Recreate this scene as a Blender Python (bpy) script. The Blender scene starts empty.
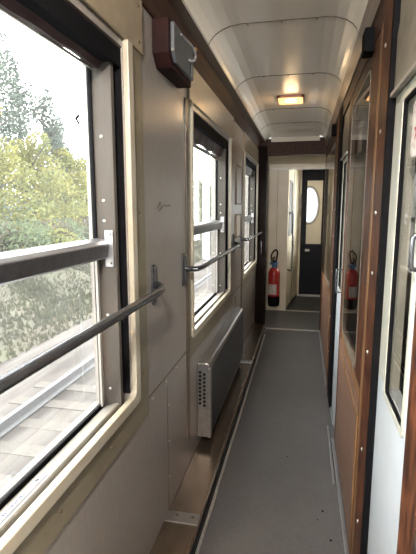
import bpy, bmesh, math, random
from mathutils import Vector, Matrix
random.seed(7)
sc = bpy.context.scene
COL = sc.collection
H = 1.55                      # everything is laid out about eye height, then lifted so that the floor is z = 0

# ---------------------------------------------------------------- camera, world, exposure
cam_d = bpy.data.cameras.new('camera')
cam = bpy.data.objects.new('camera', cam_d); COL.objects.link(cam); sc.camera = cam
F = 440.0
cam_d.sensor_fit = 'VERTICAL'; cam_d.sensor_height = 36.0; cam_d.lens = F / 554 * 36.0
cam_d.clip_start = 0.02; cam_d.clip_end = 500
d = Vector((304 - 208, 277 - 207, -F)).normalized()       # corridor direction seen from the camera
u = Vector((0, -d.z, d.y)).normalized()
xv = d.cross(u)
cam.matrix_world = Matrix((xv.to_tuple() + (0,), d.to_tuple() + (0,), u.to_tuple() + (0,), (0, 0, 0, 1)))

w = bpy.data.worlds.new('overcast_sky'); sc.world = w; w.use_nodes = True
nt = w.node_tree; nt.nodes.clear()
out = nt.nodes.new('ShaderNodeOutputWorld'); bg = nt.nodes.new('ShaderNodeBackground')
tc = nt.nodes.new('ShaderNodeTexCoord'); nz = nt.nodes.new('ShaderNodeTexNoise'); cr = nt.nodes.new('ShaderNodeValToRGB')
nz.inputs['Scale'].default_value = 2.0
cr.color_ramp.elements[0].color = (0.93, 0.93, 0.93, 1); cr.color_ramp.elements[1].color = (1.0, 1.0, 0.99, 1)
nt.links.new(tc.outputs['Generated'], nz.inputs['Vector']); nt.links.new(nz.outputs['Fac'], cr.inputs['Fac'])
nt.links.new(cr.outputs['Color'], bg.inputs['Color']); nt.links.new(bg.outputs['Background'], out.inputs['Surface'])
bg.inputs['Strength'].default_value = 7.5
sc.view_settings.view_transform = 'Standard'; sc.view_settings.look = 'None'
sc.view_settings.gamma = 1.0; sc.view_settings.use_curve_mapping = False
sc.view_settings.exposure = 1.0
sc.cycles.max_bounces = 12; sc.cycles.diffuse_bounces = 10; sc.cycles.glossy_bounces = 4
sc.cycles.transparent_max_bounces = 24; sc.cycles.sample_clamp_indirect = 20.0
sc.cycles.caustics_reflective = False; sc.cycles.caustics_refractive = False

P = 2.067                      # bay length of the coach
CW = [(-2.3, -1.1), (-0.05, 1.15), (2.03, 3.25), (4.1, 5.3)]      # outer windows of the compartments
for a_, b_ in CW:
    ld = bpy.data.lights.new('window_portal', 'AREA'); ld.shape = 'RECTANGLE'; ld.size = b_ - a_; ld.size_y = 0.88; ld.cycles.is_portal = True
    lo = bpy.data.objects.new('window_portal', ld); COL.objects.link(lo); lo.location = (2.17, (a_ + b_) / 2, -0.16)
    lo.rotation_euler = Vector((-1, 0, 0)).to_track_quat('-Z', 'Y').to_euler()
ld = bpy.data.lights.new('window_portal', 'AREA'); ld.shape = 'RECTANGLE'; ld.size = 0.62; ld.size_y = 1.45; ld.cycles.is_portal = True  # portal at the added opening behind the camera
lo = bpy.data.objects.new('window_portal', ld); COL.objects.link(lo); lo.location = (-0.11, -2.97, -0.125)
lo.rotation_euler = Vector((0, 1, 0)).to_track_quat('-Z', 'Z').to_euler()
for k in (-1, 0, 1, 2):        # light portals in the window openings
    ld = bpy.data.lights.new('window_portal', 'AREA'); ld.shape = 'RECTANGLE'; ld.size = 1.04; ld.size_y = 1.1
    ld.cycles.is_portal = True
    lo = bpy.data.objects.new('window_portal', ld); COL.objects.link(lo)
    lo.location = (-0.72, 0.86 + k * P, -0.06); lo.rotation_euler = (0, math.radians(-90), 0)
    lo.rotation_euler = Vector((1, 0, 0)).to_track_quat('-Z', 'Y').to_euler()

# ---------------------------------------------------------------- materials
def mat(name, c1, rough=0.5, c2=None, scale=20, metal=0.0, bump=0.0, stretch=(1, 1, 1), detail=4, spec=0.5, coat=0.0,
        dirt=None, dirt_scale=3.0, dirt_amt=0.5, lo=0.35, hi=0.65):
    m = bpy.data.materials.new(name); m.use_nodes = True
    n = m.node_tree; b = n.nodes['Principled BSDF']
    b.inputs['Roughness'].default_value = rough; b.inputs['Metallic'].default_value = metal
    b.inputs['Specular IOR Level'].default_value = spec; b.inputs['Coat Weight'].default_value = coat
    b.inputs['Coat Roughness'].default_value = 0.12
    c2 = c2 or tuple(v * 0.85 for v in c1)
    t = n.nodes.new('ShaderNodeTexCoord'); mp = n.nodes.new('ShaderNodeMapping'); mp.inputs['Scale'].default_value = stretch
    no = n.nodes.new('ShaderNodeTexNoise'); no.inputs['Scale'].default_value = scale; no.inputs['Detail'].default_value = detail
    r = n.nodes.new('ShaderNodeValToRGB'); r.color_ramp.elements[0].position = lo; r.color_ramp.elements[1].position = hi
    r.color_ramp.elements[0].color = (*c2, 1); r.color_ramp.elements[1].color = (*c1, 1)
    n.links.new(t.outputs['Object'], mp.inputs['Vector']); n.links.new(mp.outputs['Vector'], no.inputs['Vector'])
    n.links.new(no.outputs['Fac'], r.inputs['Fac'])
    col = r.outputs['Color']
    if dirt:
        n2 = n.nodes.new('ShaderNodeTexNoise'); n2.inputs['Scale'].default_value = dirt_scale; n2.inputs['Detail'].default_value = 6
        r2 = n.nodes.new('ShaderNodeValToRGB'); r2.color_ramp.elements[0].position = 0.48; r2.color_ramp.elements[1].position = 0.72
        r2.color_ramp.elements[0].color = (0, 0, 0, 1); r2.color_ramp.elements[1].color = (dirt_amt,) * 3 + (1,)
        mx = n.nodes.new('ShaderNodeMix'); mx.data_type = 'RGBA'
        n.links.new(mp.outputs['Vector'], n2.inputs['Vector']); n.links.new(n2.outputs['Fac'], r2.inputs['Fac'])
        n.links.new(r2.outputs['Color'], mx.inputs[0]); n.links.new(col, mx.inputs[6]); mx.inputs[7].default_value = (*dirt, 1)
        col = mx.outputs[2]
    n.links.new(col, b.inputs['Base Color'])
    if bump:
        bp = n.nodes.new('ShaderNodeBump'); bp.inputs['Strength'].default_value = bump; bp.inputs['Distance'].default_value = 0.01
        n.links.new(no.outputs['Fac'], bp.inputs['Height']); n.links.new(bp.outputs['Normal'], b.inputs['Normal'])
    return m

def glass_mat(name, tint=(0.95, 0.97, 0.96), haze=0.0, rough=0.0, ior=1.5):
    m = bpy.data.materials.new(name); m.use_nodes = True; n = m.node_tree; n.nodes.clear()
    o = n.nodes.new('ShaderNodeOutputMaterial'); tr = n.nodes.new('ShaderNodeBsdfTransparent'); tr.inputs[0].default_value = (*tint, 1)
    gl = n.nodes.new('ShaderNodeBsdfGlossy'); gl.inputs['Roughness'].default_value = rough; gl.inputs['Color'].default_value = (1, 1, 1, 1)
    fr = n.nodes.new('ShaderNodeFresnel'); fr.inputs['IOR'].default_value = ior
    mx = n.nodes.new('ShaderNodeMixShader')
    ge = n.nodes.new('ShaderNodeNewGeometry'); sb = n.nodes.new('ShaderNodeMath'); sb.operation = 'SUBTRACT'; sb.inputs[0].default_value = 1.0
    mu = n.nodes.new('ShaderNodeMath'); mu.operation = 'MULTIPLY'                 # the pane reflects once, where a ray enters it
    n.links.new(ge.outputs['Backfacing'], sb.inputs[1]); n.links.new(sb.outputs[0], mu.inputs[0]); n.links.new(fr.outputs[0], mu.inputs[1])
    n.links.new(mu.outputs[0], mx.inputs[0]); n.links.new(tr.outputs[0], mx.inputs[1]); n.links.new(gl.outputs[0], mx.inputs[2])
    last = mx
    if haze:
        no = n.nodes.new('ShaderNodeTexNoise'); no.inputs['Scale'].default_value = 4; no.inputs['Detail'].default_value = 5
        ma = n.nodes.new('ShaderNodeMath'); ma.operation = 'MULTIPLY'; ma.inputs[1].default_value = haze * 2
        tl = n.nodes.new('ShaderNodeBsdfTranslucent'); tl.inputs[0].default_value = (0.8, 0.82, 0.8, 1)
        m2 = n.nodes.new('ShaderNodeMixShader'); t = n.nodes.new('ShaderNodeTexCoord')
        n.links.new(t.outputs['Object'], no.inputs['Vector']); n.links.new(no.outputs['Fac'], ma.inputs[0]); n.links.new(ma.outputs[0], m2.inputs[0])
        n.links.new(mx.outputs[0], m2.inputs[1]); n.links.new(tl.outputs[0], m2.inputs[2]); last = m2
    n.links.new(last.outputs[0], o.inputs[0])
    return m

def frosted_mat(name):
    m = bpy.data.materials.new(name); m.use_nodes = True; n = m.node_tree; n.nodes.clear()
    o = n.nodes.new('ShaderNodeOutputMaterial'); tl = n.nodes.new('ShaderNodeBsdfTranslucent'); tl.inputs[0].default_value = (0.34, 0.355, 0.375, 1)
    gl = n.nodes.new('ShaderNodeBsdfGlossy'); gl.inputs['Roughness'].default_value = 0.3
    mx = n.nodes.new('ShaderNodeMixShader'); mx.inputs[0].default_value = 0.06
    no = n.nodes.new('ShaderNodeTexNoise'); no.inputs['Scale'].default_value = 300
    bp = n.nodes.new('ShaderNodeBump'); bp.inputs['Strength'].default_value = 0.2
    n.links.new(no.outputs['Fac'], bp.inputs['Height']); n.links.new(bp.outputs['Normal'], gl.inputs['Normal'])
    n.links.new(tl.outputs[0], mx.inputs[1]); n.links.new(gl.outputs[0], mx.inputs[2]); n.links.new(mx.outputs[0], o.inputs[0])
    return m

def emit_mat(name, col, s):
    m = bpy.data.materials.new(name); m.use_nodes = True; n = m.node_tree; b = n.nodes['Principled BSDF']
    b.inputs['Base Color'].default_value = (*col, 1); b.inputs['Roughness'].default_value = 0.3
    no = n.nodes.new('ShaderNodeTexNoise'); no.inputs['Scale'].default_value = 40
    r = n.nodes.new('ShaderNodeValToRGB'); r.color_ramp.elements[0].color = tuple(c * 0.85 for c in col) + (1,); r.color_ramp.elements[1].color = (*col, 1)
    n.links.new(no.outputs['Fac'], r.inputs['Fac']); n.links.new(r.outputs['Color'], b.inputs['Emission Color'])
    b.inputs['Emission Strength'].default_value = s
    return m

M = {}
M['laminate'] = mat('speckled_grey_laminate', (0.245, 0.228, 0.208), 0.30, (0.19, 0.173, 0.155), 160, stretch=(1, 1, 0.18), lo=0.3, hi=0.7, coat=0.15, dirt=(0.25, 0.2, 0.15), dirt_scale=2.5, dirt_amt=0.25)
M['cream'] = mat('cream_painted_frame', (0.36, 0.33, 0.26), 0.35, (0.31, 0.28, 0.215), 6, dirt=(0.24, 0.18, 0.11), dirt_scale=9, dirt_amt=0.3)
M['beige_flat'] = mat('olive_beige_paint', (0.165, 0.145, 0.1), 0.4, (0.14, 0.12, 0.082), 8)
M['ceiling'] = mat('glossy_beige_ceiling_panel', (0.9, 0.84, 0.745), 0.34, (0.86, 0.8, 0.7), 1.5, stretch=(1, 0.3, 1), coat=0.12)
M['seam'] = mat('dark_seam', (0.07, 0.055, 0.04), 0.6)
M['gasket'] = mat('black_rubber_gasket', (0.005, 0.005, 0.006), 0.8, spec=0.05)
M['black'] = mat('black_painted_metal', (0.007, 0.008, 0.012), 0.5, (0.010, 0.011, 0.016), 5, spec=0.15)
M['alu'] = mat('brushed_aluminium', (0.36, 0.36, 0.37), 0.36, (0.29, 0.29, 0.3), 60, metal=0.85, stretch=(1, 0.05, 1))
M['alu_dull'] = mat('dull_grey_metal', (0.42, 0.40, 0.37), 0.42, (0.35, 0.33, 0.30), 40, metal=0.5, stretch=(1, 1, 0.1))
M['alu_dark'] = mat('dark_grey_rail_metal', (0.11, 0.115, 0.125), 0.32, (0.08, 0.083, 0.09), 30, metal=0.8)
M['sill'] = mat('worn_sill_paint', (0.21, 0.2, 0.18), 0.4, (0.165, 0.155, 0.13), 8, stretch=(1, 0.3, 1), dirt=(0.14, 0.10, 0.06), dirt_scale=12, dirt_amt=0.5)
M['bead'] = mat('dull_bronze_beading', (0.16, 0.13, 0.10), 0.45, (0.12, 0.10, 0.075), 20, spec=0.25)
M['head_board'] = mat('beige_head_board', (0.26, 0.21, 0.14), 0.28, coat=0.3)
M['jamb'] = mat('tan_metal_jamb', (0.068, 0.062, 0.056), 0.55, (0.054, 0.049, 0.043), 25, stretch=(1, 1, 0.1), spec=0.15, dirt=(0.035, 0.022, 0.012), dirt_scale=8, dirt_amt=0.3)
M['chrome'] = mat('worn_chrome_tube', (0.15, 0.155, 0.17), 0.24, (0.1, 0.105, 0.115), 12, metal=0.85)
M['screw'] = mat('screw_steel', (0.55, 0.54, 0.50), 0.3, metal=0.9)
M['rust_screw'] = mat('dark_screw', (0.10, 0.07, 0.04), 0.5, metal=0.4)
M['blind'] = mat('dark_plum_blind_fabric', (0.034, 0.015, 0.016), 0.5, (0.019, 0.009, 0.01), 50, bump=0.1, stretch=(1, 0.2, 1))
M['wood_dark'] = mat('dark_varnished_wood', (0.060, 0.026, 0.015), 0.55, (0.024, 0.011, 0.007), 14, stretch=(4, 0.25, 4), spec=0.2, detail=8)
M['wood_post'] = mat('reddish_varnished_post', (0.125, 0.046, 0.021), 0.5, (0.035, 0.013, 0.008), 13, stretch=(3, 3, 1.0), spec=0.12, detail=10, dirt=(0.018, 0.009, 0.006), dirt_scale=6, dirt_amt=0.95)
M['wood_light'] = mat('worn_light_wood_stile', (0.24, 0.13, 0.06), 0.5, (0.14, 0.07, 0.03), 14, stretch=(6, 6, 0.3), detail=8, spec=0.2, dirt=(0.07, 0.03, 0.015), dirt_scale=4, dirt_amt=0.8)
M['wood_panel'] = mat('brown_laminate_panel', (0.20, 0.115, 0.078), 0.45, (0.15, 0.085, 0.058), 18, stretch=(3, 3, 0.5), spec=0.3)
M['white'] = mat('white_door_paint', (0.46, 0.5, 0.53), 0.35, (0.42, 0.455, 0.48), 5, dirt=(0.45, 0.4, 0.32), dirt_scale=14, dirt_amt=0.12)
M['grey_frame'] = mat('grey_green_door_frame', (0.45, 0.45, 0.39), 0.4, (0.36, 0.36, 0.31), 30, stretch=(1, 1, 0.2))
M['floor'] = mat('grey_linoleum', (0.080, 0.079, 0.081), 0.42, (0.062, 0.061, 0.063), 90, bump=0.03, dirt=(0.12, 0.115, 0.11), dirt_scale=3.5, dirt_amt=0.35)
M['duct'] = mat('worn_tan_metal_cover', (0.25, 0.195, 0.148), 0.27, (0.13, 0.105, 0.082), 5, metal=0.85, stretch=(2, 0.5, 2), dirt=(0.07, 0.05, 0.035), dirt_scale=5, dirt_amt=0.5)
M['heater'] = mat('steel_heater_cover', (0.315, 0.307, 0.300), 0.28, (0.240, 0.232, 0.225), 30, metal=0.85, stretch=(1, 0.1, 1))
M['heater_face'] = mat('dark_grille_steel', (0.045, 0.05, 0.058), 0.35, (0.03, 0.033, 0.038), 60, metal=0.7, stretch=(1, 1, 0.1))
M['red'] = mat('red_extinguisher_paint', (0.42, 0.018, 0.015), 0.3, (0.33, 0.012, 0.01), 12, coat=0.3)
M['blue'] = mat('blue_plastic', (0.05, 0.13, 0.28), 0.4)
M['label'] = mat('pale_paper_label', (0.60, 0.56, 0.52), 0.6, (0.35, 0.30, 0.28), 60)
M['sticker'] = mat('white_sticker', (0.29, 0.31, 0.36), 0.45, (0.27, 0.29, 0.34), 30)
M['ink_blue'] = mat('blue_grey_ink', (0.010, 0.013, 0.05), 0.6)
M['ink_grey'] = mat('grey_ink', (0.015, 0.015, 0.018), 0.6)
M['ink_red'] = mat('red_ink', (0.35, 0.03, 0.03), 0.6)
M['brake_box'] = mat('dark_red_brown_box', (0.022, 0.009, 0.008), 0.5, (0.013, 0.006, 0.006), 12, spec=0.06)
M['brake_face'] = mat('grey_blue_box_cover', (0.075, 0.082, 0.088), 0.4, (0.055, 0.06, 0.065), 18)
M['brass'] = mat('tarnished_brass', (0.50, 0.28, 0.08), 0.3, metal=0.9)
M['aged_sign'] = mat('aged_beige_card', (0.27, 0.245, 0.185), 0.45, (0.17, 0.155, 0.115), 12, dirt=(0.14, 0.11, 0.07), dirt_scale=9, dirt_amt=0.6)
M['vest'] = mat('cream_vestibule_panel', (0.68, 0.61, 0.48), 0.35, (0.62, 0.55, 0.42), 5)
M['curtain'] = mat('dark_brown_curtain', (0.10, 0.075, 0.055), 0.8, (0.06, 0.045, 0.035), 8, stretch=(1, 6, 0.3))
M['interior'] = mat('dim_compartment_wall', (0.085, 0.075, 0.066), 0.7)
M['seat'] = mat('dark_seat_fabric', (0.07, 0.045, 0.04), 0.9)
M['shell'] = mat('car_body_paint', (0.18, 0.2, 0.2), 0.5)
M['lampglass'] = emit_mat('warm_lamp_diffuser', (1.0, 0.55, 0.20), 0.9)
M['lamp_bulb'] = emit_mat('glowing_lamp_centre', (1.0, 0.75, 0.4), 7.0)
M['lamp_rim'] = mat('dark_brass_rim', (0.22, 0.09, 0.06), 0.35, metal=0.5)
M['glass'] = glass_mat('window_glass', haze=0.012)
M['glass_low'] = glass_mat('window_glass_dusty', (0.84, 0.84, 0.83), haze=0.016)
M['glass_int'] = glass_mat('compartment_glass', (0.92, 0.91, 0.89), ior=1.75)
M['frost'] = frosted_mat('frosted_glass')
M['plate_tan'] = mat('tan_notice_plate', (0.34, 0.26, 0.19), 0.4)
M['plate_dark'] = mat('dark_notice_plate', (0.12, 0.085, 0.065), 0.35)
# outside
M['gravel'] = mat('track_ballast', (0.082, 0.075, 0.07), 0.9, (0.03, 0.026, 0.023), 2.2, bump=0.3, detail=10, stretch=(1.6, 0.22, 1))
M['grass'] = mat('bank_grass', (0.06, 0.066, 0.038), 0.9, (0.045, 0.042, 0.032), 0.9, detail=7, dirt=(0.094, 0.080, 0.063), dirt_scale=0.6, dirt_amt=0.8, stretch=(1, 0.5, 1))
M['steel_rail'] = mat('polished_rail_steel', (0.154, 0.160, 0.171), 0.5, metal=0.5)
M['bark'] = mat('grey_bark', (0.055, 0.050, 0.044), 0.9)
def leaf(name, c1, c2):
    m = mat(name, c1, 0.7, c2, 1.1, detail=6, spec=0.2)
    n = m.node_tree; b = n.nodes['Principled BSDF']; o = n.nodes['Material Output']
    tl = n.nodes.new('ShaderNodeBsdfTranslucent'); tl.inputs[0].default_value = (*c1, 1)
    mx = n.nodes.new('ShaderNodeMixShader'); mx.inputs[0].default_value = 0.4
    n.links.new(b.outputs[0], mx.inputs[1]); n.links.new(tl.outputs[0], mx.inputs[2]); n.links.new(mx.outputs[0], o.inputs[0])
    return m
M['leaf_yellow'] = leaf('yellow_autumn_leaves', (0.187, 0.171, 0.055), (0.088, 0.110, 0.050))
M['leaf_green'] = leaf('pale_green_leaves', (0.099, 0.121, 0.066), (0.055, 0.072, 0.044))
M['leaf_grey'] = leaf('grey_green_leaves', (0.088, 0.105, 0.088), (0.061, 0.072, 0.063))
M['leaf_brown'] = leaf('brown_grey_scrub', (0.099, 0.083, 0.066), (0.066, 0.055, 0.047))

# ---------------------------------------------------------------- mesh helpers
def obj(name, bm, m, parent=None, bevel=0.0, smooth=False):
    me = bpy.data.meshes.new(name)
    bmesh.ops.recalc_face_normals(bm, faces=bm.faces)
    if smooth:
        for f in bm.faces: f.smooth = True
    bm.to_mesh(me); bm.free()
    if isinstance(m, (list, tuple)):
        for q in m: me.materials.append(q)
    else: me.materials.append(m)
    o = bpy.data.objects.new(name, me); COL.objects.link(o)
    if parent is not None:
        off = Vector((0, 0, 0)); p = parent
        while p is not None: off += p.location; p = p.parent
        me.transform(Matrix.Translation(-off)); o.parent = parent
    if bevel:
        b = o.modifiers.new('bevel', 'BEVEL'); b.width = bevel; b.segments = 2; b.limit_method = 'ANGLE'
    return o

def base(o):            # give a top-level mesh an origin at the middle of its foot
    vs = [v.co for v in o.data.vertices]
    c = Vector(((min(v.x for v in vs) + max(v.x for v in vs)) / 2, (min(v.y for v in vs) + max(v.y for v in vs)) / 2, min(v.z for v in vs)))
    o.data.transform(Matrix.Translation(-c)); o.location = c
    return o

def tag(o, label, cat, group=None, kind=None):
    o['label'] = label; o['category'] = cat
    if group: o['group'] = group
    if kind: o['kind'] = kind
    return o

def thing(name, loc, label, cat, group=None):
    o = bpy.data.objects.new(name, None); COL.objects.link(o); o.location = loc; o.empty_display_size = 0.1
    return tag(o, label, cat, group)

def struct_empty(name, loc=(0, 0, 0)):
    o = bpy.data.objects.new(name, None); COL.objects.link(o); o.location = loc; o['kind'] = 'structure'
    return o

def struct(name, bm, m, **k):
    o = obj(name, bm, m, **k); o['kind'] = 'structure'
    return o

def copy_tree(o, parent=None, dy=0.0):
    c = o.copy(); COL.objects.link(c); c.parent = parent
    if dy: c.location = c.location + Vector((0, dy, 0))
    for ch in list(o.children): copy_tree(ch, c)
    return c

def B(): return bmesh.new()
def box(bm, x0, x1, y0, y1, z0, z1):
    vs = [bm.verts.new((x, y, z)) for x in (x0, x1) for y in (y0, y1) for z in (z0, z1)]
    for q in ((0, 1, 3, 2), (4, 6, 7, 5), (0, 4, 5, 1), (2, 3, 7, 6), (0, 2, 6, 4), (1, 5, 7, 3)):
        bm.faces.new([vs[i] for i in q])
    return bm
def bx(*a): return box(B(), *a)
def prism_y(bm, pts, y0, y1):          # closed XZ outline pushed along Y
    a = [bm.verts.new((x, y0, z)) for x, z in pts]; b = [bm.verts.new((x, y1, z)) for x, z in pts]
    n = len(pts)
    bm.faces.new(a); bm.faces.new(b[::-1])
    for i in range(n): bm.faces.new((a[i], a[(i + 1) % n], b[(i + 1) % n], b[i]))
    return bm
def prism_x(bm, pts, x0, x1):          # closed YZ outline pushed along X
    a = [bm.verts.new((x0, y, z)) for y, z in pts]; b = [bm.verts.new((x1, y, z)) for y, z in pts]
    n = len(pts)
    bm.faces.new(a); bm.faces.new(b[::-1])
    for i in range(n): bm.faces.new((a[i], a[(i + 1) % n], b[(i + 1) % n], b[i]))
    return bm
def ring_x(bm, o, i, x0, x1):          # frame between outer and inner YZ loops
    n = len(o)
    L = [[bm.verts.new((x, y, z)) for y, z in lp] for x in (x0, x1) for lp in (o, i)]
    for k in range(n):
        j = (k + 1) % n
        bm.faces.new((L[0][k], L[0][j], L[1][j], L[1][k])); bm.faces.new((L[2][k], L[3][k], L[3][j], L[2][j]))
        bm.faces.new((L[0][k], L[2][k], L[2][j], L[0][j])); bm.faces.new((L[1][k], L[1][j], L[3][j], L[3][k]))
    return bm
def rrect(y0, y1, z0, z1, r, n=5):
    out = []
    for cy, cz, a0 in ((y1 - r, z1 - r, 0), (y0 + r, z1 - r, 90), (y0 + r, z0 + r, 180), (y1 - r, z0 + r, 270)):
        for k in range(n + 1):
            a = math.radians(a0 + 90 * k / n); out.append((cy + r * math.cos(a), cz + r * math.sin(a)))
    return out
def strip_y(bm, prof, y0, y1, th=(0, 0.012)):   # open XZ profile pushed along Y, thickened by th
    n = len(prof)
    lo = [[bm.verts.new((x, y, z)) for x, z in prof] for y in (y0, y1)]
    hi = [[bm.verts.new((x + th[0], y, z + th[1])) for x, z in prof] for y in (y0, y1)]
    for k in range(n - 1):
        bm.faces.new((lo[0][k], lo[0][k + 1], lo[1][k + 1], lo[1][k])); bm.faces.new((hi[0][k], hi[1][k], hi[1][k + 1], hi[0][k + 1]))
        for e in (0, 1): bm.faces.new((lo[e][k], hi[e][k], hi[e][k + 1], lo[e][k + 1]))
    for k in (0, n - 1): bm.faces.new((lo[0][k], lo[1][k], hi[1][k], hi[0][k]))
    return bm
def tube(bm, pts, r, n=12, cap=True):
    pts = [Vector(p) for p in pts]; rings = []
    up = Vector((0, 0, 1)) if abs((pts[1] - pts[0]).normalized().z) < 0.9 else Vector((1, 0, 0))
    for i, p in enumerate(pts):
        t = (pts[min(i + 1, len(pts) - 1)] - pts[max(i - 1, 0)]).normalized()
        a = t.cross(up)
        if a.length < 1e-4: a = t.cross(Vector((0, 1, 0)))
        a.normalize(); b = a.cross(t).normalized(); up = b
        rr = r[i] if isinstance(r, (list, tuple)) else r
        rings.append([bm.verts.new(p + (a * math.cos(2 * math.pi * k / n) + b * math.sin(2 * math.pi * k / n)) * rr) for k in range(n)])
    for i in range(len(rings) - 1):
        for k in range(n): bm.faces.new((rings[i][k], rings[i][(k + 1) % n], rings[i + 1][(k + 1) % n], rings[i + 1][k]))
    if cap: bm.faces.new(rings[0][::-1]); bm.faces.new(rings[-1])
    return bm
def lathe(bm, prof, c, n=28):
    rings = []
    for r, z in prof: rings.append([bm.verts.new((c[0] + r * math.cos(2 * math.pi * k / n), c[1] + r * math.sin(2 * math.pi * k / n), c[2] + z)) for k in range(n)])
    for i in range(len(rings) - 1):
        for k in range(n): bm.faces.new((rings[i][k], rings[i][(k + 1) % n], rings[i + 1][(k + 1) % n], rings[i + 1][k]))
    bm.faces.new(rings[0][::-1]); bm.faces.new(rings[-1])
    return bm
def smooth_path(pts, n=6):
    pts = [Vector(p) for p in pts]; out = []
    for i in range(len(pts) - 1):
        p0 = pts[max(i - 1, 0)]; p1 = pts[i]; p2 = pts[i + 1]; p3 = pts[min(i + 2, len(pts) - 1)]
        for k in range(n):
            t = k / n
            out.append(0.5 * ((2 * p1) + (p2 - p0) * t + (2 * p0 - 5 * p1 + 4 * p2 - p3) * t * t + (3 * p1 - p0 - 3 * p2 + p3) * t ** 3))
    out.append(pts[-1]); return out
screw_mesh = {}
def screw(parent, x, y, z, axis='x+', r=0.006, m='screw'):
    key = (axis, r, m)
    if key not in screw_mesh:
        bm = B(); lathe(bm, [(r * 1.0, -0.003), (r, 0.0), (r * 0.75, r * 0.35), (r * 0.3, r * 0.5)], (0, 0, 0), 10)
        rot = {'x+': Matrix.Rotation(math.radians(90), 4, 'Y'), 'x-': Matrix.Rotation(math.radians(-90), 4, 'Y'),
               'y-': Matrix.Rotation(math.radians(90), 4, 'X'), 'z+': Matrix.Identity(4)}[axis]
        bm.transform(rot); me = bpy.data.meshes.new('screw')
        for f in bm.faces: f.smooth = True
        bm.to_mesh(me); bm.free(); me.materials.append(M[m]); screw_mesh[key] = me
    o = bpy.data.objects.new('screw', screw_mesh[key]); COL.objects.link(o); o.parent = parent
    off = Vector((0, 0, 0)); p = parent
    while p is not None: off += p.location; p = p.parent
    o.location = Vector((x, y, z)) - off
    return o

XW = -0.58                    # face of the left wall
YB, YE = -2.9, 5.70           # corridor ends
WIN = [(0.22 + k * P, 1.40 + k * P) for k in (-1, 0, 1, 2)]

# ---------------------------------------------------------------- floor, walls, ceiling
fl = B(); box(fl, -0.72, 2.16, YB, 8.0, -1.62, -1.55)
floor_ = struct('floor', fl, M['floor'])
def scuff(x, y, r):
    bm = bmesh.new(); vs = [bm.verts.new((x + r * random.uniform(.6, 1.2) * math.cos(k * .7), y + 1.4 * r * random.uniform(.6, 1.2) * math.sin(k * .7), -1.5494)) for k in range(9)]
    bm.faces.new(vs); o = obj('scuff_mark', bm, M['gasket'], floor_)
for x, y, r in ((0.145, 2.13, 0.008), (0.118, 2.06, 0.005), (0.175, 1.93, 0.007), (0.15, 1.81, 0.010), (0.165, 1.76, 0.006), (-0.05, 2.6, 0.005)): scuff(x, y, r)
for i, (y0, y1, x0, x1) in enumerate(((5.54, 5.575, -0.47, 0.30), (6.60, 6.63, -0.56, 0.34))):
    struct('trim_%d' % (i + 1), bx(x0, x1, y0, y1, -1.55, -1.543), M['alu_dull'], bevel=0.002)

bm = B()
box(bm, -0.72, XW, YB, 6.62, -1.55, -0.70)
box(bm, -0.72, XW, YB, 6.62, 0.50, 1.02)
ys = [YB] + [v for wv in WIN for v in wv] + [6.62]
for k in range(0, len(ys), 2): box(bm, -0.72, XW, ys[k], ys[k + 1], -0.70, 0.50)
wall_left = struct('wall_left', bm, M['laminate'])
# seams of the laminate panels
def seam(x0, x1, y0, y1, z0, z1): obj('panel_seam', bx(x0, x1, y0, y1, z0, z1), M['seam'], wall_left)
for k in (0, 1, 2):
    seam(XW, XW + 0.0015, 1.553 + k * P - (0.02 if k else 0), 2.17 + k * P, -0.753, -0.747)
    seam(XW, XW + 0.0015, 1.806 + k * P, 1.812 + k * P, -1.42, -0.80)
    for zz in (-0.9, -1.08, -1.26): screw(wall_left, XW + 0.001, 1.83 + k * P, zz, 'x+', 0.005)
    for yy in (1.62, 1.80, 1.98, 2.13): screw(wall_left, XW + 0.001, yy + k * P, -0.775, 'x+', 0.004)
# dark vertical cover strips at each bay, beige boards over the windows
for k in (0, 1):
    obj('cover_strip', bx(XW, XW + 0.008, 2.150 + k * P, 2.196 + k * P, -1.25, 0.52), mat('brown_cover_strip', (0.072, 0.054, 0.039), 0.35), wall_left, bevel=0.002)
for k in (-1, 0, 1, 2):
    b_ = obj('head_board', bx(XW, XW + 0.012, 0.14 + k * P, 1.56 + k * P + (0.0 if k < 1 else 0), 0.525, 0.70), M['head_board'], wall_left, bevel=0.003)
    for zz in (0.555, 0.67): screw(wall_left, XW + 0.013, 1.52 + k * P, zz, 'x+', 0.006, 'rust_screw')
# graffiti scratches on the laminate
for pts in ([(1.72, 0.0), (1.75, 0.025), (1.77, 0.005), (1.74, -0.01)], [(1.79, 0.01), (1.82, 0.012), (1.85, 0.008)], [(1.86, 0.014), (1.90, 0.012)]):
    tube_b = B(); tube(tube_b, [(XW + 0.001, y, z - 0.005) for y, z in pts], 0.0018, 6); obj('scratch', tube_b, M['seam'], wall_left)

# ceiling: curved corners, flat middle
CP = [(-0.495, 0.80), (-0.482, 0.822), (-0.46, 0.845), (-0.425, 0.866), (-0.38, 0.881), (-0.33, 0.886), (0.07, 0.886), (0.12, 0.881), (0.165, 0.866), (0.195, 0.845), (0.212, 0.825), (0.222, 0.795)]
cb = B(); strip_y(cb, CP, YB, 5.72, (0, 0.02))
ceiling = struct('ceiling', cb, M['ceiling'])
for f in ceiling.data.polygons: f.use_smooth = False
for yy in (-0.6, 0.35, 1.33, 2.3, 3.2, 4.25, 4.95):
    sb = B(); strip_y(sb, [(x, z - 0.0022) for x, z in CP], yy, yy + 0.007, (0, 0.004)); obj('panel_seam', sb, M['seam'], ceiling)
    for xx in (-0.30, -0.135, 0.03): screw(ceiling, xx, yy + 0.02, 0.885, 'z+', 0.004, 'rust_screw')
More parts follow.
